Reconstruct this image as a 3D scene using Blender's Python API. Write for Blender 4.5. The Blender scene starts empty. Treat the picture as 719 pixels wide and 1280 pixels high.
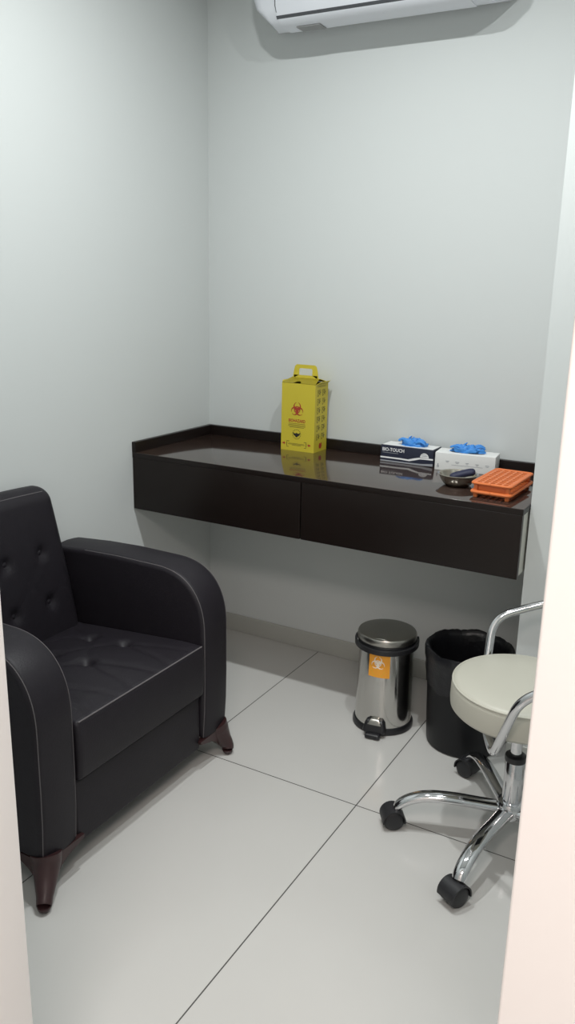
import bpy, bmesh, math, random
from mathutils import Vector, Matrix, noise
PI = math.pi
rnd = random.Random(7)
scn = bpy.context.scene
COL = scn.collection

# ------------------------------------------------------------------ materials
def lin(c):
    return tuple((v/12.92 if v <= .04045 else ((v+.055)/1.055)**2.4) for v in [x/255 for x in c]) + (1,)

def mat(name, rgb, rough=.5, metal=0., spec=.5, bump=None, var=None, coat=0., sheen=0.):
    m = bpy.data.materials.new(name); m.use_nodes = True
    nt = m.node_tree; b = nt.nodes['Principled BSDF']
    b.inputs['Base Color'].default_value = lin(rgb)
    b.inputs['Roughness'].default_value = rough
    b.inputs['Metallic'].default_value = metal
    b.inputs['Specular IOR Level'].default_value = spec
    b.inputs['Coat Weight'].default_value = coat
    b.inputs['Sheen Weight'].default_value = sheen
    tc = nt.nodes.new('ShaderNodeTexCoord')
    if var:
        sc, amt = var
        n = nt.nodes.new('ShaderNodeTexNoise'); n.inputs['Scale'].default_value = sc; n.inputs['Detail'].default_value = 4
        nt.links.new(tc.outputs['Object'], n.inputs['Vector'])
        mx = nt.nodes.new('ShaderNodeMix'); mx.data_type = 'RGBA'
        c = lin(rgb)
        mx.inputs['A'].default_value = tuple(v*(1-amt) for v in c[:3]) + (1,)
        mx.inputs['B'].default_value = tuple(min(1, v*(1+amt)) for v in c[:3]) + (1,)
        nt.links.new(n.outputs['Fac'], mx.inputs['Factor'])
        nt.links.new(mx.outputs['Result'], b.inputs['Base Color'])
    if bump:
        sc, st, dist = bump
        n = nt.nodes.new('ShaderNodeTexNoise'); n.inputs['Scale'].default_value = sc; n.inputs['Detail'].default_value = 3
        nt.links.new(tc.outputs['Object'], n.inputs['Vector'])
        bp = nt.nodes.new('ShaderNodeBump'); bp.inputs['Strength'].default_value = st; bp.inputs['Distance'].default_value = dist
        nt.links.new(n.outputs['Fac'], bp.inputs['Height'])
        nt.links.new(bp.outputs['Normal'], b.inputs['Normal'])
    return m

M = {}
M['wall'] = mat('wall_paint', (206, 209, 208), .55, spec=.25, bump=(60, .05, .002))
M['frame'] = mat('door_frame_paint', (236, 232, 230), .4, spec=.35)
M['ceiling'] = mat('ceiling_paint', (240, 241, 240), .8, spec=.1)
M['skirt'] = mat('skirting_tile', (176, 176, 170), .3, var=(8, .04))
M['leather'] = mat('black_leather', (32, 29, 34), .5, spec=.24, bump=(220, .22, .002), var=(30, .10))
M['thread'] = mat('grey_thread', (92, 88, 90), .8)
M['legwood'] = mat('dark_red_wood', (52, 31, 32), .35, var=(40, .2))
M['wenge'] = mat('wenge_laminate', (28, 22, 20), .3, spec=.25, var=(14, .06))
M['wengetop'] = mat('wenge_top_reflect', (58, 46, 41), .08, spec=.95, var=(14, .06))  # base lightened: part of the reflection on the top is painted in
M['melamine'] = mat('white_melamine', (206, 205, 196), .45)
M['chrome'] = mat('chrome', (214, 214, 216), .07, 1.)
M['steel'] = mat('polished_steel', (196, 194, 190), .12, 1.)
M['brushed'] = mat('brushed_steel', (172, 169, 163), .28, 1., bump=(120, .04, .001))
M['bowlsteel'] = mat('bowl_steel', (190, 184, 172), .22, 1.)
M['blackplastic'] = mat('black_plastic', (28, 28, 31), .38)
M['caster'] = mat('caster_plastic', (30, 30, 33), .5)
M['binplastic'] = mat('bin_plastic', (17, 17, 20), .45, spec=.35, bump=(90, .05, .002))
M['liner'] = mat('bin_liner_film', (23, 23, 27), .36, spec=.45, bump=(45, .35, .006))
M['seatvinyl'] = mat('cream_vinyl', (184, 182, 170), .45, bump=(250, .08, .001))
M['yellow'] = mat('yellow_card', (200, 182, 52), .5, var=(12, .03))
M['yellowin'] = mat('brown_card_inside', (92, 78, 30), .7)
M['redink'] = mat('red_ink', (164, 56, 36), .6)
M['blackink'] = mat('black_ink', (38, 36, 30), .6)
M['oliveink'] = mat('olive_ink', (112, 102, 42), .6)
M['whiteink'] = mat('white_ink', (232, 232, 232), .6)
M['greyink'] = mat('grey_ink', (150, 152, 158), .6)
M['orangeink'] = mat('orange_sticker', (236, 160, 48), .5)
M['stickpale'] = mat('sticker_white', (240, 226, 208), .5)
M['cardwhite'] = mat('white_card', (226, 226, 224), .5)
M['cardnavy'] = mat('navy_card', (36, 40, 58), .4)
M['glove'] = mat('blue_nitrile', (62, 138, 214), .5, bump=(120, .3, .002))
M['navy'] = mat('navy_fabric', (24, 28, 58), .6, bump=(200, .3, .001))
M['orange'] = mat('orange_plastic', (216, 116, 60), .45)
M['acbody'] = mat('ac_plastic', (226, 228, 234), .35)
M['gapshade'] = mat('gap_shade', (78, 80, 84), .5)  # dark tone painted for the shade inside slots and openings
M['acvent'] = mat('ac_vent_grey', (150, 150, 150), .6)

def floor_mat():
    m = bpy.data.materials.new('white_porcelain_tiles'); m.use_nodes = True
    nt = m.node_tree; b = nt.nodes['Principled BSDF']; L = nt.links.new
    tc = nt.nodes.new('ShaderNodeTexCoord'); sp = nt.nodes.new('ShaderNodeSeparateXYZ')
    L(tc.outputs['Object'], sp.inputs[0])
    def mth(op, a, v=None):
        n = nt.nodes.new('ShaderNodeMath'); n.operation = op
        if isinstance(a, (int, float)): n.inputs[0].default_value = a
        else: L(a, n.inputs[0])
        if v is not None:
            if isinstance(v, (int, float)): n.inputs[1].default_value = v
            else: L(v, n.inputs[1])
        return n.outputs[0]
    def joint(out, off, pitch, half):
        a = mth('DIVIDE', mth('ADD', out, off + 20*pitch), pitch)
        f = mth('FRACT', a)
        d = mth('ABSOLUTE', mth('SUBTRACT', f, .5))
        return mth('GREATER_THAN', d, .5 - half/pitch)
    j = mth('MAXIMUM', joint(sp.outputs['X'], .878, .602, .0017), joint(sp.outputs['Y'], -2.021, 1.2, .0017))
    n = nt.nodes.new('ShaderNodeTexNoise'); n.inputs['Scale'].default_value = 3; n.inputs['Detail'].default_value = 5
    L(tc.outputs['Object'], n.inputs['Vector'])
    c = nt.nodes.new('ShaderNodeMix'); c.data_type = 'RGBA'
    c.inputs['A'].default_value = lin((188, 187, 184)); c.inputs['B'].default_value = lin((193, 192, 189))
    L(n.outputs['Fac'], c.inputs['Factor'])
    g = nt.nodes.new('ShaderNodeMix'); g.data_type = 'RGBA'
    L(j, g.inputs['Factor']); L(c.outputs['Result'], g.inputs['A']); g.inputs['B'].default_value = lin((70, 68, 66))
    L(g.outputs['Result'], b.inputs['Base Color'])
    b.inputs['Specular IOR Level'].default_value = .45
    r = mth('ADD', mth('MULTIPLY', j, .5), .16)
    L(r, b.inputs['Roughness'])
    return m
M['floor'] = floor_mat()

# ------------------------------------------------------------------ mesh helpers
class MB:
    def __init__(s): s.v = []; s.f = []; s.m = []
    def add(s, verts, faces, mi=0):
        o = len(s.v); s.v += [Vector(p) for p in verts]
        s.f += [tuple(i+o for i in f) for f in faces]; s.m += [mi]*len(faces); return s
    def xf(s, fn, start=0):
        s.v[start:] = [Vector(fn(p)) for p in s.v[start:]]; return s
    def build(s, name, mats, parent=None, org=(0, 0, 0), angle=38, fix=True):
        if not isinstance(mats, (list, tuple)): mats = [mats]
        me = bpy.data.meshes.new(name); org = Vector(org)
        me.from_pydata([p-org for p in s.v], [], s.f)
        for k in mats: me.materials.append(M[k])
        me.polygons.foreach_set('material_index', s.m)
        bm = bmesh.new(); bm.from_mesh(me)
        if fix: bmesh.ops.recalc_face_normals(bm, faces=bm.faces)
        th = math.radians(angle)
        for f in bm.faces: f.smooth = True
        for e in bm.edges:
            e.smooth = not (len(e.link_faces) == 2 and e.calc_face_angle(0) > th)
        bm.to_mesh(me); bm.free()
        o = bpy.data.objects.new(name, me); COL.objects.link(o)
        if parent: o.parent = parent
        return o

def box(mb, lo, hi, mi=0):
    x0, y0, z0 = lo; x1, y1, z1 = hi
    v = [(x0,y0,z0),(x1,y0,z0),(x1,y1,z0),(x0,y1,z0),(x0,y0,z1),(x1,y0,z1),(x1,y1,z1),(x0,y1,z1)]
    return mb.add(v, [(3,2,1,0),(4,5,6,7),(0,1,5,4),(1,2,6,5),(2,3,7,6),(3,0,4,7)], mi)

def rbox(mb, lo, hi, r, n=(4, 4, 4), k=3, mi=0, fn=None):
    lo = Vector(lo); hi = Vector(hi)
    if isinstance(n, int): n = (n, n, n)
    ax = []
    for a in range(3):
        c = [lo[a] + r*(1-math.tan(math.radians(45*(1-i/k)))) for i in range(k)]
        L = lo[a]+r; H = hi[a]-r
        c += [L+(H-L)*i/n[a] for i in range(n[a]+1)]
        c += [hi[a] - r*(1-math.tan(math.radians(45*(1-i/k)))) for i in reversed(range(k))]
        ax.append(c)
    idx = {}; verts = []; faces = []
    def vid(p):
        q = Vector([min(max(p[i], lo[i]+r), hi[i]-r) for i in range(3)])
        d = Vector(p)-q
        if d.length > 1e-9: p = q + d.normalized()*r
        key = tuple(round(t, 6) for t in p)
        if key not in idx: idx[key] = len(verts); verts.append(Vector(p))
        return idx[key]
    for a in range(3):
        b, c = (a+1) % 3, (a+2) % 3
        for side in (0, 1):
            w = lo[a] if side == 0 else hi[a]
            for i in range(len(ax[b])-1):
                for j in range(len(ax[c])-1):
                    qs = []
                    for (ii, jj) in ((i, j), (i+1, j), (i+1, j+1), (i, j+1)):
                        p = [0, 0, 0]; p[a] = w; p[b] = ax[b][ii]; p[c] = ax[c][jj]; qs.append(vid(p))
                    qs2 = []
                    for q in qs:
                        if q not in qs2: qs2.append(q)
                    if len(qs2) >= 3: faces.append(tuple(qs2 if side else reversed(qs2)))
    if fn: verts = [fn(p) for p in verts]
    return mb.add(verts, faces, mi)

def lathe(mb, prof, c=(0, 0, 0), seg=48, mi=0, fn=None):
    verts = []; faces = []; ids = []
    for (r, z) in prof:
        if r < 1e-6:
            ids.append([len(verts)]); verts.append(Vector((c[0], c[1], c[2]+z)))
        else:
            row = []
            for k in range(seg):
                a = 2*PI*k/seg; row.append(len(verts)); verts.append(Vector((c[0]+r*math.cos(a), c[1]+r*math.sin(a), c[2]+z)))
            ids.append(row)
    for A, B in zip(ids, ids[1:]):
        for k in range(seg):
            k2 = (k+1) % seg
            if len(A) == 1 and len(B) == 1: continue
            if len(A) == 1: faces.append((A[0], B[k2], B[k]))
            elif len(B) == 1: faces.append((A[k], A[k2], B[0]))
            else: faces.append((A[k], A[k2], B[k2], B[k]))
    if fn: verts = [Vector(fn(p)) for p in verts]
    return mb.add(verts, faces, mi)

def catmull(pts, n=8, closed=False):
    P = [Vector(p) for p in pts]; out = []
    N = len(P)
    rng = range(N) if closed else range(N-1)
    for i in rng:
        g = (lambda k: P[k % N]) if closed else (lambda k: P[min(max(k, 0), N-1)])
        p0, p1, p2, p3 = g(i-1), g(i), g(i+1), g(i+2)
        for j in range(n):
            t = j/n
            out.append(.5*((2*p1)+(-p0+p2)*t+(2*p0-5*p1+4*p2-p3)*t*t+(-p0+3*p1-3*p2+p3)*t**3))
    if not closed: out.append(P[-1])
    return out

def fillet(pts, rad, n=8):
    P = [Vector(p) for p in pts]; out = [P[0]]
    for i in range(1, len(P)-1):
        a, b, c = P[i-1], P[i], P[i+1]
        r = rad[i-1] if isinstance(rad, (list, tuple)) else rad
        d1 = (a-b); d2 = (c-b); r = min(r, d1.length*.49, d2.length*.49)
        s = b+d1.normalized()*r; e = b+d2.normalized()*r
        for j in range(n+1):
            t = j/n; out.append((1-t)**2*s+2*t*(1-t)*b+t*t*e)
    out.append(P[-1]); return out

def tube(mb, path, rad, seg=14, mi=0, closed=False, caps=True, squash=1., up=None):
    P = [Vector(p) for p in path]; N = len(P)
    R = rad if isinstance(rad, (list, tuple)) else [rad]*N
    T = []
    for i in range(N):
        a = P[(i-1) % N] if closed or i > 0 else P[i]
        b = P[(i+1) % N] if closed or i < N-1 else P[i]
        T.append((b-a).normalized())
    ref = Vector(up) if up else (Vector((0, 0, 1)) if abs(T[0].z) < .9 else Vector((1, 0, 0)))
    nrm = (ref - T[0]*ref.dot(T[0])).normalized()
    verts = []; rows = []
    for i in range(N):
        nrm = (nrm - T[i]*nrm.dot(T[i])).normalized()
        bi = T[i].cross(nrm); row = []
        for k in range(seg):
            a = 2*PI*k/seg; row.append(len(verts))
            verts.append(P[i]+nrm*math.cos(a)*R[i]*squash+bi*math.sin(a)*R[i])
        rows.append(row)
    faces = []
    rr = rows+[rows[0]] if closed else rows
    for A, B in zip(rr, rr[1:]):
        for k in range(seg):
            k2 = (k+1) % seg; faces.append((A[k], A[k2], B[k2], B[k]))
    if caps and not closed:
        faces.append(tuple(reversed(rows[0]))); faces.append(tuple(rows[-1]))
    return mb.add(verts, faces, mi)

def prism(mb, poly, fr, d0, d1, mi=0):
    """poly (u,v) placed by fr(u,v,d), between depths d0 and d1"""
    n = len(poly)
    v = [fr(u, w, d0) for u, w in poly]+[fr(u, w, d1) for u, w in poly]
    f = [tuple(range(n)), tuple(reversed(range(n, 2*n)))]
    f += [(i, (i+1) % n, (i+1) % n+n, i+n) for i in range(n)]
    return mb.add(v, f, mi)

def strip(mb, A, B, fr, d0, d1, mi=0):
    """ribbon between two polylines, with thickness"""
    n = len(A); v = []
    for d in (d0, d1):
        v += [fr(u, w, d) for u, w in A]+[fr(u, w, d) for u, w in B]
    f = []
    for i in range(n-1):
        f.append((i, i+1, n+i+1, n+i)); o = 2*n
        f.append((o+i, o+n+i, o+n+i+1, o+i+1))
        f.append((i, o+i, o+i+1, i+1)); f.append((n+i, n+i+1, o+n+i+1, o+n+i))
    return mb.add(v, f, mi)

def ring(mb, c, r0, r1, fr, d0, d1, mi=0, a0=0, a1=2*PI, n=28):
    A = [(c[0]+r0*math.cos(a0+(a1-a0)*i/n), c[1]+r0*math.sin(a0+(a1-a0)*i/n)) for i in range(n+1)]
    B = [(c[0]+r1*math.cos(a0+(a1-a0)*i/n), c[1]+r1*math.sin(a0+(a1-a0)*i/n)) for i in range(n+1)]
    return strip(mb, A, B, fr, d0, d1, mi)

def rect(mb, u0, v0, u1, v1, fr, d0, d1, mi=0):
    return prism(mb, [(u0, v0), (u1, v0), (u1, v1), (u0, v1)], fr, d0, d1, mi)

def biohazard(mb, c, size, fr, d0, d1, mi=0, mi_hole=None):
    s = size/52.
    for q in range(3):
        a = PI/2+q*2*PI/3; dx, dy = math.cos(a), math.sin(a)
        A = []; B = []
        for i in range(41):
            ph = a+math.radians(16)+math.radians(328)*i/40
            A.append((c[0]+s*(11*dx+15*math.cos(ph)), c[1]+s*(11*dy+15*math.sin(ph))))
            B.append((c[0]+s*(14.4*dx+10.6*math.cos(ph)), c[1]+s*(14.4*dy+10.6*math.sin(ph))))
        strip(mb, A, B, fr, d0, d1+.00012*(q+1), mi)
    ring(mb, c, s*9.6, s*12.6, fr, d0, d1+.0005, mi)
    if mi_hole is not None: ring(mb, c, .01*s, s*3, fr, d1, d1+(d1-d0)*.4, mi_hole, n=14)

def text(mb, s, size, fr, d0, d1, mi=0, width=None, bold=0.):
    cu = bpy.data.curves.new('t', 'FONT'); cu.body = s; cu.size = size; cu.align_x = 'CENTER'; cu.offset = bold
    cu.resolution_u = 3
    o = bpy.data.objects.new('t', cu); COL.objects.link(o)
    dg = bpy.context.evaluated_depsgraph_get(); dg.update()
    me = bpy.data.meshes.new_from_object(o.evaluated_get(dg))
    vs = [v.co.copy() for v in me.vertices]; fs = [tuple(p.vertices) for p in me.polygons]
    bpy.data.objects.remove(o); bpy.data.curves.remove(cu); bpy.data.meshes.remove(me)
    w = max(v.x for v in vs)-min(v.x for v in vs)
    k = width/w if width else 1
    mb.add([fr(v.x*k, v.y, d1) for v in vs], fs, mi)

def empty(name, loc, rz=0):
    o = bpy.data.objects.new(name, None); o.empty_display_size = .1; COL.objects.link(o)
    o.location = loc; o.rotation_euler = (0, 0, rz); return o

def tag(o, label, cat, group=None):
    o['label'] = label; o['category'] = cat
    if group: o['group'] = group
    return o

def structure(o):
    o['kind'] = 'structure'; return o

# ------------------------------------------------------------------ the setting
XL, YB, ZC = -2.044, 2.93, 2.74        # left wall, back wall, ceiling
XP, YP, XR = -.5565, 2.497, .42         # pier edge, pier face, right wall
YD0, YD1 = .60, .72                    # door wall, corridor side / room side
DX0, DX1 = -.842, -.115                # doorway
CX0, CX1, CY0 = -2.2, 1.5, -1.35       # corridor

m = MB(); box(m, (CX0-.1, CY0-.1, -.1), (CX1+.1, YB+.1, 0)); structure(m.build('floor', 'floor'))
m = MB(); box(m, (CX0-.1, CY0-.1, ZC), (CX1+.1, YB+.1, ZC+.1)); structure(m.build('ceiling', 'ceiling'))
m = MB(); box(m, (XL-.1, YB, 0), (CX1+.1, YB+.1, ZC)); structure(m.build('wall_back', 'wall'))
m = MB(); box(m, (XL-.1, YD1, 0), (XL, YB, ZC)); structure(m.build('wall_left', 'wall'))
m = MB()
m.add([(XP, YP, 0), (XR, YP, 0), (XR, YD1, 0), (XR+.1, YD1, 0), (XR+.1, YB, 0), (XP, YB, 0),
       (XP, YP, ZC), (XR, YP, ZC), (XR, YD1, ZC), (XR+.1, YD1, ZC), (XR+.1, YB, ZC), (XP, YB, ZC)],
      [(0, 1, 7, 6), (1, 2, 8, 7), (2, 3, 9, 8), (3, 4, 10, 9), (4, 5, 11, 10), (5, 0, 6, 11)])
structure(m.build('wall_right', 'wall'))
m = MB()
box(m, (CX0, YD0, 0), (DX0-.03, YD1, ZC)); box(m, (DX1+.03, YD0, 0), (CX1, YD1, ZC)); box(m, (DX0-.03, YD0, 2.13), (DX1+.03, YD1, ZC))
structure(m.build('wall_front', 'wall'))
# door lining: two jambs and a head, flush boards that cover the wall ends
for nm, lo, hi in (('trim_1', (DX0-.03, YD0-.004, 0), (DX0, YD1, 2.13)), ('trim_2', (DX1, YD0-.004, 0), (DX1+.03, YD1, 2.13)),
                   ('trim_3', (DX0, YD0-.004, 2.10), (DX1, YD1, 2.13))):
    m = MB(); rbox(m, lo, hi, .002, 1, 2); structure(m.build(nm, 'frame'))
for nm, lo, hi in (('trim_4', (DX0-.10, YD0-.016, 0), (DX0-.012, YD0-.004, 2.19)), ('trim_5', (DX1+.0, YD0-.016, 0), (DX1+.30, YD0-.004, 2.19)),
                   ('trim_6', (DX0-.012, YD0-.016, 2.112), (DX1, YD0-.004, 2.19))):
    m = MB(); rbox(m, lo, hi, .003, 1, 2); structure(m.build(nm, 'frame'))
m = MB(); box(m, (CX0, CY0-.1, 0), (CX1, CY0, ZC)); structure(m.build('wall_rear', 'wall'))
m = MB(); box(m, (CX0-.1, CY0, 0), (CX0, YD0, ZC)); structure(m.build('wall_corridor_left', 'wall'))
m = MB(); box(m, (CX1, CY0, 0), (CX1+.1, YD0, ZC)); structure(m.build('wall_corridor_right', 'wall'))
def skirt(nm, lo, hi):
    m = MB(); rbox(m, lo, hi, .003, 1, 2); structure(m.build(nm, 'skirt'))
skirt('baseboard_back', (XL, YB-.010, 0), (XP, YB, .078))
skirt('baseboard_left', (XL, YD1, 0), (XL+.010, YB-.010, .078))
skirt('baseboard_right', (XP, YP-.010, 0), (XR, YP, .078))

# ------------------------------------------------------------------ floating desk
YF = 2.416; ZT = .886
org = (-1.31, 2.67, .665)
desk = tag(empty('wall_desk', org), 'dark brown floating desk with two drawers fixed along the back wall', 'desk')
m = MB(); rbox(m, (XL+.001, YF, ZT-.020), (XP-.0015, YB-.001, ZT), .0008, 1, 2)
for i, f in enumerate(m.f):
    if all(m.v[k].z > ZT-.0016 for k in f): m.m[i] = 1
m.build('desktop', ['wenge', 'wengetop'], desk, org)
bs = MB(); rbox(bs, (XL+.019, YB-.019, ZT), (XP-.002, YB-.001, .926), .0015, 1, 2); bs.build('backsplash', 'wenge', desk, org)
bs = MB(); rbox(bs, (XL+.001, YF-.001, ZT), (XL+.019, YB-.001, .926), .0015, 1, 2); bs.build('backsplash', 'wenge', desk, org)
m = MB(); box(m, (XL+.002, YF+.020, .667), (XP-.006, YB-.002, ZT-.0205)); o = m.build('carcass', 'melamine', desk, org)
o['label'] = 'white carcass side'
for x0, x1 in ((XL+.003, -1.3115), (-1.3065, XP-.003)):
    m = MB(); rbox(m, (x0, YF, .665), (x1, YF+.0195, ZT-.0203), .0008, 1, 2); m.build('drawer', 'wenge', desk, org)

# ------------------------------------------------------------------ armchair
org = (-1.70, 1.66, 0)
chair = tag(empty('armchair', org), 'black leather tufted armchair with rounded arms against the left wall', 'armchair')
XF = -1.377
def arm_profile():
    p = [(XF-.008, .104), (XF-.002, .20), (XF, .30), (XF, .40), (XF, .455)]
    # quarter of a superellipse from the front up to the flat top
    for i in range(1, 21):
        t = (PI/2)*i/20; e = 2/2.45
        p.append((XF-.195+.195*math.cos(t)**e if i < 20 else XF-.195, .455+.208*math.sin(t)**e))
    p += [(-1.72, .664), (-1.86, .659), (-1.995, .648), (-2.02, .62), (-2.022, .40), (-2.022, .104)]
    return p
PRF = arm_profile()
def inset(prof, d):
    n = len(prof); out = []
    for i in range(n):
        a = Vector(prof[i-1]); b = Vector(prof[i]); c = Vector(prof[(i+1) % n])
        e1 = (b-a).normalized(); e2 = (c-b).normalized()
        n1 = Vector((-e1.y, e1.x)); n2 = Vector((-e2.y, e2.x)); nn = (n1+n2)
        nn = nn/max(.2, nn.length)
        k = d/max(.5, nn.dot(n1))
        out.append(b+nn*k)
    return out
def make_arm(y0, y1):
    m = MB(); r = .017; secs = []
    ks = 5
    for i in range(ks+1):
        a = (PI/2)*i/ks; secs.append((y0+r*(1-math.cos(a)), r*(1-math.sin(a))))
    # slight crown over the width
    secs += [(y0+(y1-y0)*t, -.004*math.sin(PI*(t-.1)/.8)) for t in (.25, .5, .75)]
    secs += [(y1-(s[0]-y0), s[1]) for s in reversed(secs[:ks+1])]
    n = len(PRF); verts = []
    for y, d in secs:
        verts += [(q[0], y, q[1]) for q in inset(PRF, d)]
    faces = []
    for s in range(len(secs)-1):
        for i in range(n):
            j = (i+1) % n; faces.append((s*n+i, s*n+j, (s+1)*n+j, (s+1)*n+i))
    faces += [tuple(range(n)), tuple(range((len(secs)-1)*n, len(secs)*n))]
    m.add(verts, faces)
    arm = m.build('arm', 'leather', chair, org)
    st = MB()
    for y, d in ((y0+r*.42, r*.20), (y1-r*.42, r*.20)):
        pts = [(q[0], y, q[1]) for q in inset(PRF, d)][:-4]
        tube(st, pts, .0013, 6)
    st.build('stitching', 'thread', arm, (0, 0, 0)).location = (-org[0], -org[1], 0)
    return arm
make_arm(1.248, 1.378); make_arm(1.940, 2.074)

def crease(p, segs, w):
    d = 0.
    for a, b in segs:
        ab = (b[0]-a[0], b[1]-a[1]); L2 = ab[0]**2+ab[1]**2
        t = max(0, min(1, ((p[0]-a[0])*ab[0]+(p[1]-a[1])*ab[1])/L2))
        q = math.hypot(p[0]-a[0]-ab[0]*t, p[1]-a[1]-ab[1]*t)
        d = max(d, math.exp(-(q/w)**2)*(1-.55*t if len(segs) else 1))
    return d
BT = [(x, y) for x in (-1.600, -1.735) for y in (1.495, 1.660, 1.825)]
SEG = []
for y in (1.495, 1.660, 1.825):
    SEG += [((-1.600, y), (XF, y-.055)), ((-1.600, y), (XF, y+.055)), ((-1.735, y), (-1.87, y-.07)), ((-1.735, y), (-1.87, y+.07))]
for y in (1.495, 1.660): SEG += [((-1.600, y), (-1.6675, y+.0825)), ((-1.735, y), (-1.6675, y+.0825)), ((-1.600, y+.165), (-1.6675, y+.0825)), ((-1.735, y+.165), (-1.6675, y+.0825))]
def seat_fn(p):
    p = p.copy()
    t = max(0, min(1, (p.z-.40)/.03))
    if t > 0:
        u = (p.x+1.625)/.25; v = (p.y-1.659)/.28
        z = .016*(1-min(1, u*u))*(1-min(1, v*v))
        z -= .005*crease((p.x, p.y), SEG, .010)
        for b in BT:
            q = math.hypot(p.x-b[0], p.y-b[1]); z -= .024*math.exp(-(q/.022)**2)
        p.z += z*t-.034*max(0, min(1, (-1.44-p.x)/.42))*t
    if p.x > XF-.02: p.x += .006*math.sin(PI*max(0, min(1, (p.z-.265)/.175)))
    return p
m = MB(); rbox(m, (-1.895, 1.381, .266), (XF+.002, 1.937, .437), .014, (56, 72, 6), 3, fn=seat_fn)
seat = m.build('seat_cushion', 'leather', chair, org, angle=60)
m = MB(); tube(m, [(XF-.001, 1.390+.0538*i*1.0, .4345) for i in range(11)], .0022, 8)
o = m.build('piping', 'thread', seat, (0, 0, 0)); o.location = (-org[0], -org[1], 0)
for b in BT:
    m = MB(); lathe(m, [(0, .004), (.005, .0035), (.009, .001), (.0095, -.004), (0, -.004)], (b[0], b[1], .424-.034*(-1.44-b[0])/.42), 16)
    o = m.build('button', 'leather', seat, (0, 0, 0)); o.location = (-org[0], -org[1], 0)
m = MB(); rbox(m, (-1.99, 1.380, .072), (XF-.016, 1.938, .262), .010, (2, 2, 2), 3); m.build('seat_base', 'leather', chair, org)
# backrest
BB = [(y, z) for z in (.51, .67) for y in (1.505, 1.660, 1.812)]
BSEG = []
for y in (1.505, 1.66, 1.812):
    BSEG += [((y, .67), (y-.078, .59)), ((y, .67), (y+.078, .59)), ((y, .51), (y-.078, .59)), ((y, .51), (y+.078, .59))]
def back_fn(p):
    p = p.copy(); f = max(0, min(1, (p.x+.045)/.03))
    dx = .014*(1-min(1, ((p.y-1.659)/.275)**2))*(1-min(1, ((p.z-.64)/.24)**2))
    dx -= .0015*crease((p.y, p.z), BSEG, .011)
    for b in BB:
        q = math.hypot(p.y-b[0], p.z-b[1]); dx -= .013*math.exp(-(q/.02)**2)
    x = p.x+dx*f
    k = (p.z-.40)/.46
    x = max(x-1.870-.082*max(0, k), XL+.006)
    y = 1.659+(p.y-1.659)*(1-.085*max(0, k)**1.6)
    z = p.z+.008*(1-((p.y-1.659)/.28)**2)*max(0, k)
    return Vector((x, y, z))
m = MB(); rbox(m, (-.096, 1.381, .30), (0, 1.937, .866), .044, (6, 60, 64), 5, fn=back_fn)
back = m.build('backrest', 'leather', chair, org, angle=60)
m = MB()
pts = [back_fn(Vector((-.0129, 1.425+.0234*i, .8531))) for i in range(21)]
tube(m, pts, .0013, 6)
o = m.build('stitching', 'thread', back, (0, 0, 0)); o.location = (-org[0], -org[1], 0)
for b in BB:
    p = back_fn(Vector((0, b[0], b[1])))
    m = MB(); lathe(m, [(0, .004), (.005, .0035), (.009, .001), (.0095, -.004), (0, -.004)], (0, 0, 0), 16)
    m.xf(lambda q: (p.x+.001+q.z, p.y+q.x, p.z+q.y))
    o = m.build('button', 'leather', back, (0, 0, 0)); o.location = (-org[0], -org[1], 0)
m = MB(); rbox(m, (-2.03, 1.385, .072), (-1.975, 1.933, .50), .012, (2, 2, 2), 3); m.build('back_panel', 'leather', chair, org)
# cabriole legs
def leg(cx, cy, sx, sy, dx, dy, nm='leg'):
    m = MB()
    P = catmull([(cx-.026*sx, cy-.030*sy, .112), (cx-.020*sx, cy-.024*sy, .090), (cx-.010*sx+dx*.25, cy-.012*sy+dy*.25, .058), (cx+dx*.6, cy+dy*.6, .032),
                 (cx+dx*.95, cy+dy*.95, .018), (cx+dx, cy+dy, .019)], 6)
    Rk = [.040, .038, .029, .021, .019, .013]; R = []
    for i in range(len(P)):
        t = i/(len(P)-1)*5; a = int(min(4, t)); R.append(Rk[a]+(Rk[a+1]-Rk[a])*(t-a))
    P = [Vector((p.x, p.y, max(p.z, r*.86+.0005))) if i > 12 else p for i, (p, r) in enumerate(zip(P, R))]
    tube(m, P, R, 18)
    # bracket wings under the arm and along the front rail
    w = [(0, .1035), (.140, .1035), (.138, .094), (.110, .086), (.080, .078), (.055, .064), (.038, .046), (0, .046)]
    prism(m, w, lambda u, v, d: (cx+d*sx, cy-.004*sy-u*sy, v), -.024, -.002)
    prism(m, w, lambda u, v, d: (cx-.004*sx-u*sx, cy+d*sy, v), -.024, -.002)
    return m.build(nm, 'legwood', chair, org)
leg(XF-.002, 1.252, 1, -1, .026, -.036); leg(XF-.002, 2.068, 1, 1, .012, -.012); leg(-2.0, 1.255, -.6, -1, -.008, -.010); leg(-2.0, 2.065, -.6, 1, -.008, .010)

# ------------------------------------------------------------------ swivel stool with arms
SC = (-.440, 2.100)
F = math.atan2(-.36, -.93)
stool = tag(empty('swivel_stool', (SC[0], SC[1], 0), F), 'round cream padded swivel stool with chrome arms and five casters', 'stool')
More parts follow.
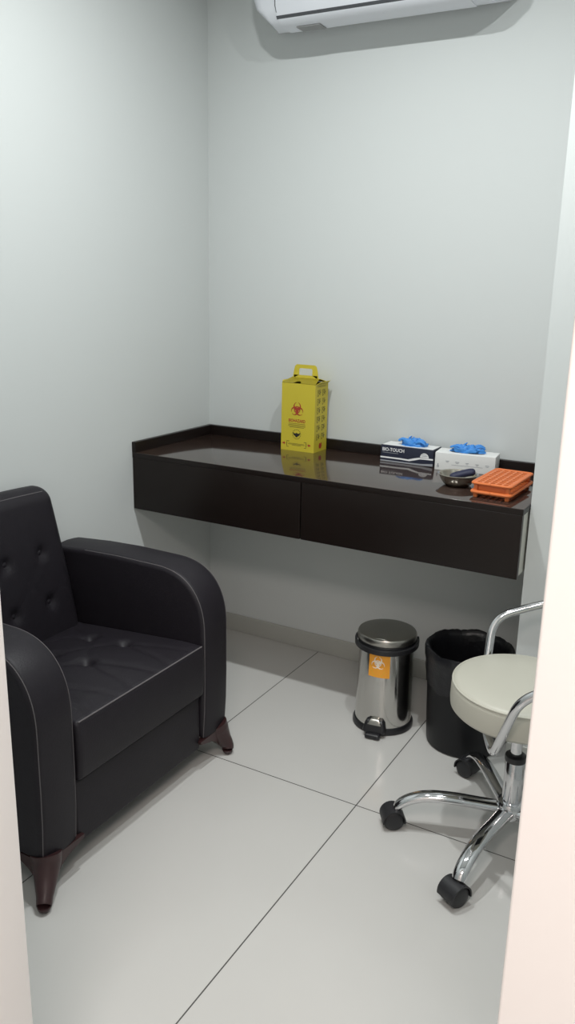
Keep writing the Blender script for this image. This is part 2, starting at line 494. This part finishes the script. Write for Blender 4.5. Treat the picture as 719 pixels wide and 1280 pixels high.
# local frame: +x forward, +y to the left of the sitter
m = MB(); lathe(m, [(0, .408), (.165, .406), (.182, .410), (.1895, .418), (.191, .435), (.190, .472), (.1885, .482), (.183, .490), (.172, .494), (.10, .4965), (0, .497)], seg=72)
seat = m.build('seat', 'seatvinyl', stool)
m = MB(); tube(m, [(.187*math.cos(2*PI*i/72), .187*math.sin(2*PI*i/72), .4865) for i in range(72)], .0027, 8, closed=True)
m.build('piping', 'seatvinyl', seat)
m = MB(); box(m, (-.085, -.075, .396), (.085, .075, .4065)); lathe(m, [(0, .372), (.022, .372), (.030, .396), (0, .396)], seg=24); m.build('seat_plate', 'blackplastic', stool)
m = MB(); lathe(m, [(0, .20), (.0155, .20), (.0155, .39), (0, .39)], seg=32); m.build('gas_piston', 'chrome', stool)
m = MB(); lathe(m, [(0, .095), (.027, .095), (.0265, .135), (.0260, .262), (.0245, .264), (0, .264)], seg=36); m.build('column', 'chrome', stool)
m = MB(); lathe(m, [(.0156, .256), (.0285, .256), (.0295, .260), (.0285, .272), (.022, .277), (.0156, .277)], seg=36); m.build('collar', 'blackplastic', stool)
m = MB(); lathe(m, [(0, .080), (.034, .080), (.040, .086), (.040, .122), (.036, .129), (.027, .131), (0, .131)], seg=40); m.build('hub', 'chrome', stool)
LEG_ANG = [math.radians(a) for a in (127, 200, 262, 340, 54)]
legm = None
def leg_mesh():
    m = MB()
    P = catmull([(.030, 0, .104), (.09, 0, .108), (.17, 0, .113), (.232, 0, .110), (.275, 0, .097), (.304, 0, .079), (.315, 0, .064)], 6)
    n = len(P); R = [.0235-.004*(i/(n-1)) for i in range(n)]
    tube(m, P, R, 20, squash=.70)
    return m
def caster_parts():
    """swivel caster at the local origin, wheel axis along y"""
    stem = MB(); lathe(stem, [(0, .046), (.0065, .046), (.0065, .072), (0, .072)], seg=14)
    hood = MB()
    pts = []
    A = []; B = []
    n = 16
    for i in range(n+1):
        a = math.radians(-12)+math.radians(204)*i/n
        A.append((.020+.0335*math.cos(a), .0315+.0335*math.sin(a))); B.append((.020+.0295*math.cos(a), .0315+.0295*math.sin(a)))
    strip(hood, A, B, lambda u, v, d: (u-.008, d, v), -.0285, .0285)
    lathe(hood, [(0, .040), (.013, .040), (.0145, .052), (.011, .060), (0, .060)], seg=18)
    box(hood, (.004, -.004, .022), (.022, .004, .062))
    wh = []
    for s in (-1, 1):
        w = MB()
        lathe(w, [(0, -.011), (.018, -.0105), (.0255, -.009), (.0292, -.005), (.0295, 0), (.0292, .005), (.0255, .009), (.018, .0105), (.010, .012), (0, .012)], seg=28)
        w.xf(lambda q, s=s: (.012+q.x, s*(.0165+q.z*1.), .0298+q.y)); wh.append(w)
    return stem, hood, wh
legs = []
for i, a in enumerate(LEG_ANG):
    la = a-F
    if i == 0:
        o = leg_mesh().build('leg', 'chrome', stool); st, hd, wh = caster_parts()
        c = hd.build('caster', 'caster', o)
        s1 = st.build('stem', 'steel', c)
        kids = [w.build('wheel', 'caster', c) for w in wh]
        base = (o, c)
    # sub-sub-parts would be too deep: casters hang directly on the stool instead
    legs.append(la)
o, c = base
c.parent = stool
swiv = [.6, .25, -.35, .9, 2.2]
def put(ob, la, k):
    r = .315
    ob.location = (r*math.cos(la), r*math.sin(la), 0); ob.rotation_euler = (0, 0, la+swiv[k])
o.rotation_euler = (0, 0, legs[0]); put(c, legs[0], 0)
for k in range(1, 5):
    o2 = o.copy(); COL.objects.link(o2); o2.rotation_euler = (0, 0, legs[k])
    c2 = c.copy(); COL.objects.link(c2); put(c2, legs[k], k)
    for ch in (s1, *kids):
        d = ch.copy(); d.parent = c2; COL.objects.link(d)
for s in (-1, 1):
    P = fillet([(.100, .0, .399), (.098, s*.10, .392), (.085, s*.178, .372), (.045+.018*(s < 0), s*.262, .578-.008*(s < 0)), (-.10, s*.272, .640-.012*(s < 0)), (-.235, s*.225, .672), (-.262, s*.115, .69)], [.04, .026, .055, .07, .06], 8)
    m = MB(); tube(m, P, .0122, 16); m.build('armrest', 'chrome', stool)
m = MB(); rbox(m, (-.018, -.155, .60), (.018, .155, .79), .016, (2, 6, 4), 3, fn=lambda p: Vector((p.x-.268+.9*p.y*p.y, p.y, p.z)))
m.build('backrest', 'seatvinyl', stool)

# ------------------------------------------------------------------ pedal bin
PC = (-1.012, 2.530)
FA = math.atan2(-.99, .14)
pbin = tag(empty('pedal_bin', (PC[0], PC[1], 0), FA), 'polished steel pedal bin with orange biohazard sticker under the desk', 'bin')
m = MB(); lathe(m, [(0, .012), (.1005, .012), (.1005, .024), (.0990, .10), (.0970, .20), (.0955, .305), (.0955, .312), (0, .312)], seg=72); body = m.build('body', 'steel', pbin)
m = MB(); lathe(m, [(0, 0), (.104, 0), (.1075, .004), (.1075, .016), (.1035, .024), (.1004, .024), (.1004, .012), (0, .012)], seg=72); m.build('base_ring', 'blackplastic', pbin)
m = MB(); lathe(m, [(.092, .306), (.0990, .306), (.1005, .311), (.1005, .326), (.0975, .331), (.086, .331)], seg=72); m.build('rim', 'blackplastic', pbin)
m = MB(); lathe(m, [(.090, .331), (.1020, .331), (.1035, .335), (.1035, .349), (.1000, .3545), (.092, .3565), (.05, .3582), (0, .3588)], seg=72)
lid = m.build('lid', 'brushed', pbin)
m = MB(); rbox(m, (.050, -.020, .3558), (.092, .020, .3584), .001, 1, 2, fn=lambda p: Vector((p.x, p.y, p.z-(.0014 if p.x > .07 else 0)))); m.build('embossed_plate', 'brushed', lid)
# carry handle hanging round the front of the rim
m = MB()
n = 40; A = []
for i in range(n+1):
    a = math.radians(-112)+math.radians(224)*i/n
    A.append((.1055*math.cos(a), .1055*math.sin(a), .318-.006*max(0, math.cos(a*.8))))
v = []; f = []
for (x, y, z) in A:
    k = 1.062
    v += [(x, y, z-.010), (x, y, z+.010), (x*k, y*k, z+.008), (x*k, y*k, z-.008)]
for i in range(n):
    for q in range(4): f.append((4*i+q, 4*i+(q+1) % 4, 4*i+4+(q+1) % 4, 4*i+4+q))
f += [(0, 1, 2, 3), (4*n+3, 4*n+2, 4*n+1, 4*n)]
m.add(v, f)
for s in (-1, 1):
    a = math.radians(112)*s
    lathe(m, [(0, -.006), (.011, -.006), (.013, -.003), (.013, .006), (0, .008)], seg=20,
          fn=lambda q, a=a: ((.106+q.z)*math.cos(a)-q.x*math.sin(a), (.106+q.z)*math.sin(a)+q.x*math.cos(a), .318+q.y))
m.build('carry_handle', 'blackplastic', pbin)
# pedal
m = MB(); rbox(m, (.098, -.040, .014), (.130, .040, .060), .010, (2, 4, 3), 3, fn=lambda p: Vector((p.x-(p.z-.014)*.30, p.y*(1-max(0, p.z-.026)**1.3*18), p.z)))
rbox(m, (.104, -.027, .0015), (.146, .027, .020), .008, (2, 3, 1), 3)
ped = m.build('pedal', 'blackplastic', pbin)
m = MB(); rbox(m, (.106, -.030, .040), (.126, .030, .064), .008, (2, 4, 2), 3, fn=lambda p: Vector((p.x-(p.z-.034)*.42, p.y*(1-.42*max(0, p.z-.046)/.016), p.z)))
m.build('pedal_pad', 'brushed', ped)
# sticker curved round the body
def curved(u, v, d):
    z = v; r = .0955+(.305-z)*.0175+.0009+d; a = u/.098
    return (r*math.cos(a), r*math.sin(a), z)
m = MB(); n = 14
A = [(-.037+.076*i/n, .216) for i in range(n+1)]; B = [(-.037+.076*i/n, .300) for i in range(n+1)]
strip(m, A, B, curved, 0, .0006, 0)
biohazard(m, (-.003, .268), .050, curved, .0007, .0010, 1)
for z, w in ((.2375, .046), (.2305, .040), (.2245, .030)): rect(m, -.002-w/2, z-.0014, -.002+w/2, z+.0014, curved, .0007, .0010, 2)
st = m.build('sticker', ['orangeink', 'stickpale', 'yellow'], body)
st['label'] = 'orange sticker with white biohazard sign'

# ------------------------------------------------------------------ black waste bin with liner
WC = (-.722, 2.552)
wbin = tag(empty('waste_bin', (WC[0], WC[1], 0)), 'black plastic waste bin lined with a black bag beside the steel bin', 'bin')
m = MB(); lathe(m, [(0, .001), (.118, .001), (.123, .005), (.125, .014), (.130, .12), (.138, .335), (.141, .338), (.141, .344), (.1375, .346), (.1345, .343), (.127, .12), (.121, .016), (0, .014)], seg=64)
m.build('tub', 'binplastic', wbin)
def wr(a, z, s=1.):
    return noise.noise(Vector((math.cos(a)*3.2*s, math.sin(a)*3.2*s, z*16+5)))
m = MB(); seg = 120; rows = []
prof = [(.1365, .222, 1.0), (.1385, .25, 1.0), (.1405, .275, .9), (.1420, .30, .8), (.1470, .325, .8), (.1485, .345, .5), (.1455, .356, .35), (.1385, .354, .35), (.131, .335, .5), (.1285, .29, .6), (.126, .22, .7), (.122, .12, .6), (.116, .06, .4), (.10, .03, .3), (.05, .022, .2)]
for (r, z, k) in prof:
    row = []
    for i in range(seg):
        a = 2*PI*i/seg
        outside = len(rows) < 6
        d = k*(.0045*wr(a, z)+.0030*wr(a, z*2.3, 2.4)+.0018*abs(wr(a, z*.4, 6)))
        d = abs(d)*.9+.0005 if outside else -abs(d)*.8
        zz = z+((.005 if z > .3 else .013)*wr(a, 9.1, 1.3)+(.0035 if z > .3 else .007)*wr(a, 2.2, 3.1))*(1 if z > .34 or z < .25 and outside else .4)
        row.append(((r+d)*math.cos(a), (r+d)*math.sin(a), zz))
    rows.append(row)
v = [p for r_ in rows for p in r_]; f = []
for i in range(len(rows)-1):
    for k in range(seg):
        k2 = (k+1) % seg; f.append((i*seg+k, i*seg+k2, (i+1)*seg+k2, (i+1)*seg+k))
f.append(tuple(range((len(rows)-1)*seg, len(rows)*seg)))
m.add(v, f); m.build('bin_liner', 'liner', wbin, angle=80)

# ------------------------------------------------------------------ things on the desk
# --- yellow sharps box
bx, by, bw, bd, bh = -1.612, 2.800, .146, .106, .262
org = (bx+bw/2, by+bd/2, ZT)
sb = tag(empty('sharps_box', org), 'yellow card sharps box with red biohazard sign standing on the desk', 'box')
m = MB(); z1 = ZT+bh
x0, x1, y0, y1 = bx, bx+bw, by, by+bd; t = .0012
m.add([(x0,y0,ZT),(x1,y0,ZT),(x1,y1,ZT),(x0,y1,ZT),(x0,y0,z1),(x1,y0,z1),(x1,y1,z1),(x0,y1,z1),
       (x0+t,y0+t,z1),(x1-t,y0+t,z1),(x1-t,y1-t,z1),(x0+t,y1-t,z1),(x0+t,y0+t,ZT+t),(x1-t,y0+t,ZT+t),(x1-t,y1-t,ZT+t),(x0+t,y1-t,ZT+t)],
      [(0,1,2,3),(0,1,5,4),(1,2,6,5),(2,3,7,6),(3,0,4,7),(4,5,9,8),(5,6,10,9),(6,7,11,10),(7,4,8,11)], 0)
m.f += [(8,9,13,12),(9,10,14,13),(10,11,15,14),(11,8,12,15),(12,13,14,15)]; m.m += [1]*5
body = m.build('carton', ['yellow', 'yellowin'], sb, org)
ym = by+bd*.52; zr = z1+.017
m = MB()   # two lid panels rising to a ridge
def slab(P, th=.0014):
    P = [Vector(p) for p in P]; n = (P[1]-P[0]).cross(P[2]-P[0]).normalized()*th
    k = len(P); m.add(P+[p+n for p in P], [tuple(reversed(range(k)))]+[tuple(range(k, 2*k))]+[(i, (i+1) % k, (i+1) % k+k, i+k) for i in range(k)])
hx0, hx1 = x0+.052, x0+.080   # thumb hole in the front edge
pts = [(x0-.001, y0-.001, z1+.001), (hx0, y0-.001, z1+.001)]
yh = y0+.016
for i in range(9):
    a = PI-PI*i/8; q = ((hx0+hx1)/2+(hx1-hx0)/2*math.cos(a), y0-.001+.020*math.sin(a)); fr_ = (q[1]-y0)/(ym-y0)
    pts.append((q[0], q[1], z1+.001+max(0, fr_)*.016))
pts += [(x1+.001, y0-.001, z1+.001), (x1-.012, ym, zr), (x0+.012, ym, zr)]
slab(pts)
slab([(x1-.012, ym, zr), (x1+.001, y1+.001, z1+.001), (x0-.001, y1+.001, z1+.001), (x0+.012, ym, zr)])
m.build('lid', 'yellow', sb, org)
m = MB(); slab([(x1, y0+.004, z1), (x1, y1-.004, z1), (x1+.012, y1-.006, z1+.010), (x1+.012, y0+.026, z1+.010)])
m.build('side_flap', 'yellow', sb, org)
m = MB(); slab([(x0, y1-.004, z1), (x0, y0+.004, z1), (x0-.006, y0+.016, z1+.008), (x0-.006, y1-.010, z1+.008)])
m.build('side_flap', 'yellow', sb, org)
# handle: upright loop on the ridge
hw0, hw1 = x0+.022, x0+.124
def hfr(u, v, d): return (hw0+u, ym+d, zr-.004+v)
W = hw1-hw0; H = .054
outer = [(-.006, 0), (0, H-.020), (.004, H-.006), (.012, H), (W-.012, H), (W-.004, H-.006), (W, H-.020), (W+.006, 0)]
inner = [(.022, .014), (.022, H-.018), (.022, H-.018), (.026, H-.014), (W-.026, H-.014), (W-.022, H-.018), (W-.022, H-.018), (W-.022, .014)]
m = MB(); strip(m, outer, inner, hfr, -.0012, .0012); rect(m, 0, 0, W, .014, hfr, -.0012, .0012)
m.build('handle', 'yellow', sb, org)
# printing on the front
def ff(u, v, d): return (x0+bw*.475+u, y0-d, ZT+v)
m = MB()
biohazard(m, (0, .162), .056, ff, .0002, .0005, 0)
text(m, 'BIOHAZARD', .0165, lambda u, v, d: ff(u, v+.113, d), .0002, .0005, 0, width=.074, bold=.0004)
for z, w in ((.107, .072), (.102, .076), (.097, .076), (.0925, .064)): rect(m, -w/2, z-.0008, w/2, z+.0008, ff, .0002, .0004, 2)
# round emblem: ring of ticks and a dark winged shape
for i in range(18):
    a = 2*PI*i/18; c, s = math.cos(a), math.sin(a)
    prism(m, [(c*.0165-s*.0012, .066+s*.0165+c*.0012), (c*.0195-s*.0012, .066+s*.0195+c*.0012), (c*.0195+s*.0012, .066+s*.0195-c*.0012), (c*.0165+s*.0012, .066+s*.0165-c*.0012)], ff, .0002, .0005, 1)
prism(m, [(-.0165, .074), (-.009, .0685), (-.003, .0695), (0, .073), (.003, .0695), (.009, .0685), (.0165, .074), (.013, .0625), (.006, .059), (.003, .0545), (-.003, .0545), (-.006, .059), (-.013, .0625)], ff, .0005, .0007, 1)
# lower band: brackets, blobs and fine print
for s in (-1, 1):
    e = .044*s
    rect(m, min(e, e-.012*s), .036, max(e, e-.012*s), .0375, ff, .0002, .0005, 1)
    rect(m, min(e, e-.002*s), .018, max(e, e-.002*s), .034, ff, .0002, .0005, 1)
    rect(m, min(e, e-.010*s), .014, max(e, e-.010*s), .0155, ff, .0002, .0005, 1)
    c = (.056*s, .027)
    prism(m, [(c[0]-.007*s, c[1]), (c[0]-.001*s, c[1]+.006), (c[0]-.001*s, c[1]+.003), (c[0]+.006*s, c[1]+.003), (c[0]+.006*s, c[1]-.003), (c[0]-.001*s, c[1]-.003), (c[0]-.001*s, c[1]-.006)], ff, .0002, .0005, 0)
for z, w in ((.0285, .070), (.025, .074), (.0215, .040)): rect(m, -w/2, z-.0007, w/2, z+.0007, ff, .0002, .0004, 2)
m.build('front_print', ['redink', 'blackink', 'oliveink', 'greyink'], body, org).location = (0, 0, 0)
# small line drawings on the right side
def fs0(u, v, d): return (x1+d, y0+bd*.5+u, ZT+v)
m = MB()
for col in (-.020, .020):
    for row in range(6):
        c = (col, .060+row*.034)
        k = rnd.random(); fs = lambda u, v, d, c=c: fs0(c[0]+(u-c[0])*1.45, c[1]+(v-c[1])*1.3, d)
        rect(m, c[0]-.010, c[1]-.010, c[0]-.0085, c[1]+.008, fs, .0002, .0005)
        rect(m, c[0]-.010, c[1]+.0065, c[0]+.006+.004*k, c[1]+.008, fs, .0002, .0005)
        rect(m, c[0]+.004, c[1]-.008, c[0]+.0055, c[1]+.004+.004*k, fs, .0002, .0005)
        prism(m, [(c[0]-.008, c[1]-.010), (c[0]+.001, c[1]-.003), (c[0]+.010, c[1]+.002), (c[0]+.010, c[1]+.0005), (c[0]+.001, c[1]-.0047), (c[0]-.008, c[1]-.012)], fs, .0002, .0005)
        ring(m, (c[0]-.001, c[1]+.001), .0025+.001*k, .0042+.001*k, fs, .0002, .0005, n=12)
fs = fs0
rect(m, -.034, .252, .030, .2535, fs, .0002, .0005)
prism(m, [(-.010, .012), (.006, .010), (.012, .020), (.010, .034), (-.002, .030), (-.008, .034), (-.012, .022)], fs, .0002, .0005, 1)
m.build('side_print', ['oliveink', 'redink'], body, org)

# --- glove boxes
def glove_box(org, rz, w, d, h, mats, name='glove_box'):
    e = empty(name, org, rz); t = .001
    # local: front face on y=0, x from 0 to w
    m = MB(); rbox(m, (0, 0, 0), (w, d, h), .0015, 1, 2); c = m.build('carton', mats[0], e)
    m = MB(); poly = []
    for i in range(24):
        a = 2*PI*i/24; poly.append((w*.5+.062*math.copysign(abs(math.cos(a))**.7, math.cos(a)), d*.5+.026*math.copysign(abs(math.sin(a))**.8, math.sin(a))))
    prism(m, poly, lambda u, v, q: (u, v, h+q), .0002, .0007); m.build('opening_shade', 'gapshade', c)  # flat dark sheet on the closed top, painted shade of the glove slot
    return e, c
gb, gc = glove_box((-1.196, 2.822, ZT), 0.0, .205, .086, .062, ['cardnavy', 0])
tag(gb, 'navy and white glove box against the splashback left of the white one', 'box')
def gf(u, v, d): return (u, -d, v)
m = MB()
text(m, 'BIO-TOUCH', .0175, lambda u, v, d: gf(u+.050, v+.0405, d), .0002, .0006, 0, width=.086, bold=.0004)
rect(m, .008, .0335, .070, .0352, gf, .0002, .0005, 1)
# white swoosh running left to right and a pale lower band
A = [(0, .019), (.08, .019), (.11, .018), (.13, .024), (.15, .029), (.185, .030), (.205, .030)]
B = [(0, .0135), (.08, .0135), (.115, .012), (.137, .018), (.155, .0235), (.185, .0245), (.205, .0245)]
strip(m, A, B, gf, .0002, .0005, 0)
strip(m, [(0, .006), (.09, .006), (.16, .007), (.205, .012)], [(0, 0.001), (.09, .001), (.16, .001), (.205, .003)], gf, .0002, .0005, 2)
ring(m, (.172, .031), .0001, .0165, gf, .0006, .0009, 0, 0, PI); rect(m, .159, .036, .185, .038, gf, .0010, .0012, 1); rect(m, .163, .041, .181, .043, gf, .0010, .0012, 1)
m.build('front_print', ['whiteink', 'greyink', 'greyink'], gc)
m = MB(); box(m, (.004, .004, .0624), (.201, .082, .0628)); m.build('top_label', 'cardwhite', gc)
wb, wc = glove_box((-.974, 2.794, ZT), math.radians(6.5), .212, .090, .064, ['cardwhite', 0])
tag(wb, 'white glove box turned at an angle behind the orange rack', 'box')
m = MB()
ring(m, (.012, .014), .0015, .004, gf, .0002, .0005, 0, n=14); rect(m, .0105, .018, .0135, .024, gf, .0002, .0005, 0)
for i, x in enumerate((.045, .080, .115, .150, .185)):
    w = .010+.006*rnd.random(); z = .034-.001*i
    rect(m, x-w/2, z, x+w/2, z+.002, gf, .0002, .0005, 0); rect(m, x-w/3, z-.004, x+w/3, z-.0025, gf, .0002, .0005, 0)
rect(m, .060, .022, .170, .0232, gf, .0002, .0004, 0)
m.build('front_print', 'greyink', wc)
# --- gloves pulled out of the boxes
def glove(loc, rz, label, seed, sx):
    m = MB(); N1, N2 = 40, 18
    r = random.Random(seed)
    v = []; f = []
    for i in range(N1+1):
        th = 2*PI*i/N1
        for j in range(N2+1):
            ph = (PI/2)*j/N2
            x = math.cos(th)*math.cos(ph); y = math.sin(th)*math.cos(ph); z = math.sin(ph)
            p = Vector((x*1.9, y*1.9, z*1.4))
            n1 = noise.noise(p*1.1+Vector((seed, 0, 0))); n2 = abs(noise.noise(p*2.3+Vector((0, seed, 0)))); n3 = noise.noise(p*5+Vector((seed, 3, 0)))
            k = 1+.35*n1-.35*n2+.10*n3
            v.append((x*.054*sx*k, y*.028*k, max(0, z*.023*k+.006*n1*(z > .2)+.004*n3*z)))
    for i in range(N1):
        for j in range(N2):
            f.append((i*(N2+1)+j, (i+1)*(N2+1)+j, (i+1)*(N2+1)+j+1, i*(N2+1)+j+1))
    m.add(v, f)
    # loose fingers flopping out of the bunch
    for q in range(5):
        a = r.uniform(-.5, .5)+(0 if q % 2 else PI); L = r.uniform(.030, .045)*sx
        s = Vector((math.cos(a)*.020*sx, math.sin(a)*.014+r.uniform(-.012, .012), .010+.006*r.random()))
        e = s+Vector((math.cos(a)*L, math.sin(a)*L*.5, -.004+.006*r.random()))
        P = catmull([s, (s+e)/2+Vector((0, 0, .007)), e], 6); n = len(P)
        tube(m, P, [.0085*(1-.55*(i/(n-1))**2) for i in range(n)], 10, squash=.6)
    P = catmull([(-.012, 0, .012), (-.014, .002, .026), (-.006, .004, .033)], 5)
    tube(m, P, [.009*(1-.6*i/(len(P)-1)) for i in range(len(P))], 10, squash=.55)
    o = m.build('nitrile_glove', 'glove', None, angle=70); o.location = loc; o.rotation_euler = (0, 0, rz)
    return tag(o, label, 'glove', None)
glove((-1.088, 2.865, ZT+.0630), .05, 'crumpled blue glove sticking out of the navy glove box', 3.3, 1.0)
glove((-.872, 2.852, ZT+.0650), .25, 'crumpled blue glove sticking out of the white glove box', 8.1, 1.08)

# --- steel bowl and the dark thing in it
bc = (-.826, 2.606)
e = empty('steel_bowl', (bc[0], bc[1], ZT)); tag(e, 'shallow stainless steel bowl on the desk left of the orange rack', 'bowl')
m = MB(); lathe(m, [(0, 0), (.034, 0), (.045, .006), (.056, .022), (.062, .036), (.0660, .0385), (.0670, .0398), (.0650, .0408), (.0605, .0385), (.054, .0235), (.043, .0080), (.033, .0025), (0, .0022)], seg=64)
m.build('basin', 'bowlsteel', e)
m = MB()
P = catmull([(-.034, -.012, .031), (-.018, -.008, .037), (.004, 0, .044), (.026, .006, .050), (.044, .010, .053)], 6); n = len(P)
R = [.0175*math.sqrt(max(.08, 1-(2*i/(n-1)-1)**6)) for i in range(n)]
tube(m, P, R, 18, squash=.72)
o = m.build('pouch', 'navy', None, angle=60); o.location = (bc[0]+.010, bc[1]+.002, ZT-.005); o.rotation_euler = (0, 0, .15)
tag(o, 'dark navy oblong pouch lying in the steel bowl', 'pouch')

# --- orange test tube rack
e = empty('tube_rack', (-.674, 2.596, ZT), math.radians(-2)); tag(e, 'orange plastic test tube rack at the right end of the desk', 'rack')
RW, RL = .122, .240
def plate(z, th, nx, ny, hw, lip, name):
    """flat plate pierced by a grid of rectangular holes"""
    m = MB(); X = [-RW/2]; Y = [-RL/2]
    mx, my = .009, .009
    for n, lst, full, mg in ((nx, X, RW, mx), (ny, Y, RL, my)):
        pitch = (full-2*mg)/n
        for i in range(n):
            a = -full/2+mg+pitch*i
            lst += [a+pitch*.17, a+pitch*.83]
        lst.append(full/2)
    nX, nY = len(X), len(Y)
    v = [(x, y, z) for x in X for y in Y]+[(x, y, z+th) for x in X for y in Y]; off = nX*nY
    solid = lambda i, j: 0 <= i < nX-1 and 0 <= j < nY-1 and not (i % 2 == 1 and j % 2 == 1)
    f = []
    for i in range(nX-1):
        for j in range(nY-1):
            a, b, c, d = i*nY+j, (i+1)*nY+j, (i+1)*nY+j+1, i*nY+j+1
            if solid(i, j):
                f += [(a, d, c, b), (a+off, b+off, c+off, d+off)]
                for (ii, jj, p, q) in ((i-1, j, a, d), (i+1, j, c, b), (i, j-1, b, a), (i, j+1, d, c)):
                    if not solid(ii, jj): f.append((p, q, q+off, p+off))
    m.add(v, f)
    # rounded rim round the plate
    P = fillet([(0, -RL/2, z+th/2), (RW/2, -RL/2, z+th/2), (RW/2, RL/2, z+th/2), (-RW/2, RL/2, z+th/2), (-RW/2, -RL/2, z+th/2), (-.001, -RL/2, z+th/2)], .012, 4)
    tube(m, P, lip, 8, closed=False)
    return m.build(name, 'orange', e)
plate(.044, .004, 5, 10, 0, .0042, 'top_plate')
plate(.016, .005, 5, 10, 0, .0058, 'lower_plate')
for sx in (-1, 1):
    for sy in (-1, 1):
        m = MB(); rbox(m, (sx*(RW/2-.011)-.006, sy*(RL/2-.011)-.006, 0), (sx*(RW/2-.011)+.006, sy*(RL/2-.011)+.006, .046), .002, 1, 2)
        m.build('post', 'orange', e)
for s in (-1, 1):
    m = MB(); rbox(m, (-RW/2+.018, s*(RL/2-.012)-.001, .018), (RW/2-.018, s*(RL/2-.012)+.001, .045), .0008, 1, 2); m.build('end_wall', 'orange', e)

# ------------------------------------------------------------------ wall air conditioner
AX0, AX1 = -1.742, -.830
org = ((AX0+AX1)/2, YB, 2.385)
ac = tag(empty('air_conditioner', org), 'white split air conditioner mounted high on the back wall', 'air conditioner')
prof = [(YB-.001, 2.395), (YB-.06, 2.378), (YB-.10, 2.366), (YB-.165, 2.368), (YB-.190, 2.384), (YB-.203, 2.42), (YB-.207, 2.50), (YB-.200, 2.60), (YB-.180, 2.655), (YB-.14, 2.675), (YB-.001, 2.678)]
m = MB(); n = len(prof); secs = []
for i in range(6):
    a = PI/2*i/5; secs.append((AX0+.05*(1-math.cos(a)), 1-.16*(1-math.sin(a))))
secs += [(AX1-(s[0]-AX0), s[1]) for s in reversed(secs)]
v = []; f = []
for x, k in secs:
    for (y, z) in prof:
        dep = (YB-y)/.2; q = max(0, min(1, (2.47-z)/.10))**1.5*.085*(.25+.75*min(1, dep*1.3))
        w = max(0, 1-(x-AX0)/.12)-max(0, 1-(AX1-x)/.12)
        v.append((x+q*w, YB-.001+(y-YB+.001)*k, 2.53+(z-2.53)*(1-(1-k)*.3)))
for s in range(len(secs)-1):
    for i in range(n):
        j = (i+1) % n; f.append((s*n+i, s*n+j, (s+1)*n+j, (s+1)*n+i))
f += [tuple(range(n)), tuple(range((len(secs)-1)*n, len(secs)*n))]
m.add(v, f); m.build('casing', 'acbody', ac, org)
m = MB(); pf = [(YB-.196, 2.392), (YB-.209, 2.42), (YB-.2135, 2.50), (YB-.2065, 2.602), (YB-.184, 2.660), (YB-.180, 2.655), (YB-.2, 2.6), (YB-.206, 2.5), (YB-.202, 2.42), (YB-.189, 2.394)]
prism(m, pf, lambda u, v, d: (d, u, v), AX0+.122, AX1-.122); m.build('front_panel', 'acbody', ac, org)
m = MB(); prism(m, [(YB-.1945, 2.3895), (YB-.1965, 2.3925), (YB-.1860, 2.3925), (YB-.186, 2.3835), (YB-.1905, 2.3835)], lambda u, v, d: (d, u, v), AX0+.118, AX1-.118)
pe = [(YB-.188, 2.388), (YB-.207, 2.42), (YB-.2115, 2.50), (YB-.205, 2.602), (YB-.19, 2.602), (YB-.19, 2.42)]
for xa in (AX0+.1175, AX1-.1225): prism(m, pe, lambda u, v, d: (d, u, v), xa, xa+.0045)
m.build('slot_shade', 'gapshade', ac, org)  # solid dark strips stand in for shade in the louver and panel gaps
m = MB(); pf = [(YB-.188, 2.3800), (YB-.163, 2.3650), (YB-.100, 2.3625), (YB-.100, 2.3660), (YB-.165, 2.3680), (YB-.190, 2.3835)]
prism(m, pf, lambda u, v, d: (d, u, v), AX0+.122, AX1-.122); m.build('louver', 'acbody', ac, org)
m = MB()
prism(m, [(YB-.155, 2.3605), (YB-.105, 2.3595), (YB-.105, 2.3630), (YB-.155, 2.3645)], lambda u, v, d: (d, u, v), AX0+.175, AX0+.265)
m.build('sensor_plate', 'acvent', ac, org)

# ------------------------------------------------------------------ lights
def disk(name, loc, size, power, rgb, spread=180):
    l = bpy.data.lights.new(name, 'AREA'); l.shape = 'DISK'; l.size = size; l.energy = power; l.color = rgb; l.spread = math.radians(spread)
    o = bpy.data.objects.new(name, l); COL.objects.link(o); o.location = loc; return o
COOL = (.965, 1., .995); WARM = (1., .885, .83)
disk('room_downlight', (-1.16, 1.72, ZC-.004), .07, 19.3, COOL, 172)
disk('room_downlight', (-.54, 1.72, ZC-.004), .07, 14.8, COOL, 172)
disk('corridor_panel', (.10, -.42, ZC-.004), .85, 54, WARM)
w = bpy.data.worlds.new('World'); scn.world = w; w.use_nodes = True
w.node_tree.nodes['Background'].inputs[0].default_value = (.8, .85, .9, 1); w.node_tree.nodes['Background'].inputs[1].default_value = .05

# ------------------------------------------------------------------ camera
f_px, pitch, yaw, roll = 1040.509, .269182, .512655, -.021085
cyw, syw = math.cos(yaw), math.sin(yaw)
r0 = Vector((cyw, syw, 0)); fw = Vector((-syw, cyw, 0))*math.cos(pitch)+Vector((0, 0, -1))*math.sin(pitch)
dn = -(r0.cross(fw)); cr, sr = math.cos(roll), math.sin(roll)
rt = r0*cr+dn*sr; dn2 = -r0*sr+dn*cr
cam = bpy.data.cameras.new('camera'); co = bpy.data.objects.new('camera', cam); COL.objects.link(co)
cam.sensor_fit = 'VERTICAL'; cam.sensor_height = 24; cam.lens = f_px/1280*24; cam.clip_start = .02
mw = Matrix((rt, -dn2, -fw)).transposed().to_4x4(); mw.translation = (0, 0, 1.52)
co.matrix_world = mw
scn.camera = co

vs = scn.view_settings; vs.view_transform = 'Standard'; vs.look = 'None'; vs.gamma = 1; vs.use_curve_mapping = False; vs.exposure = 0
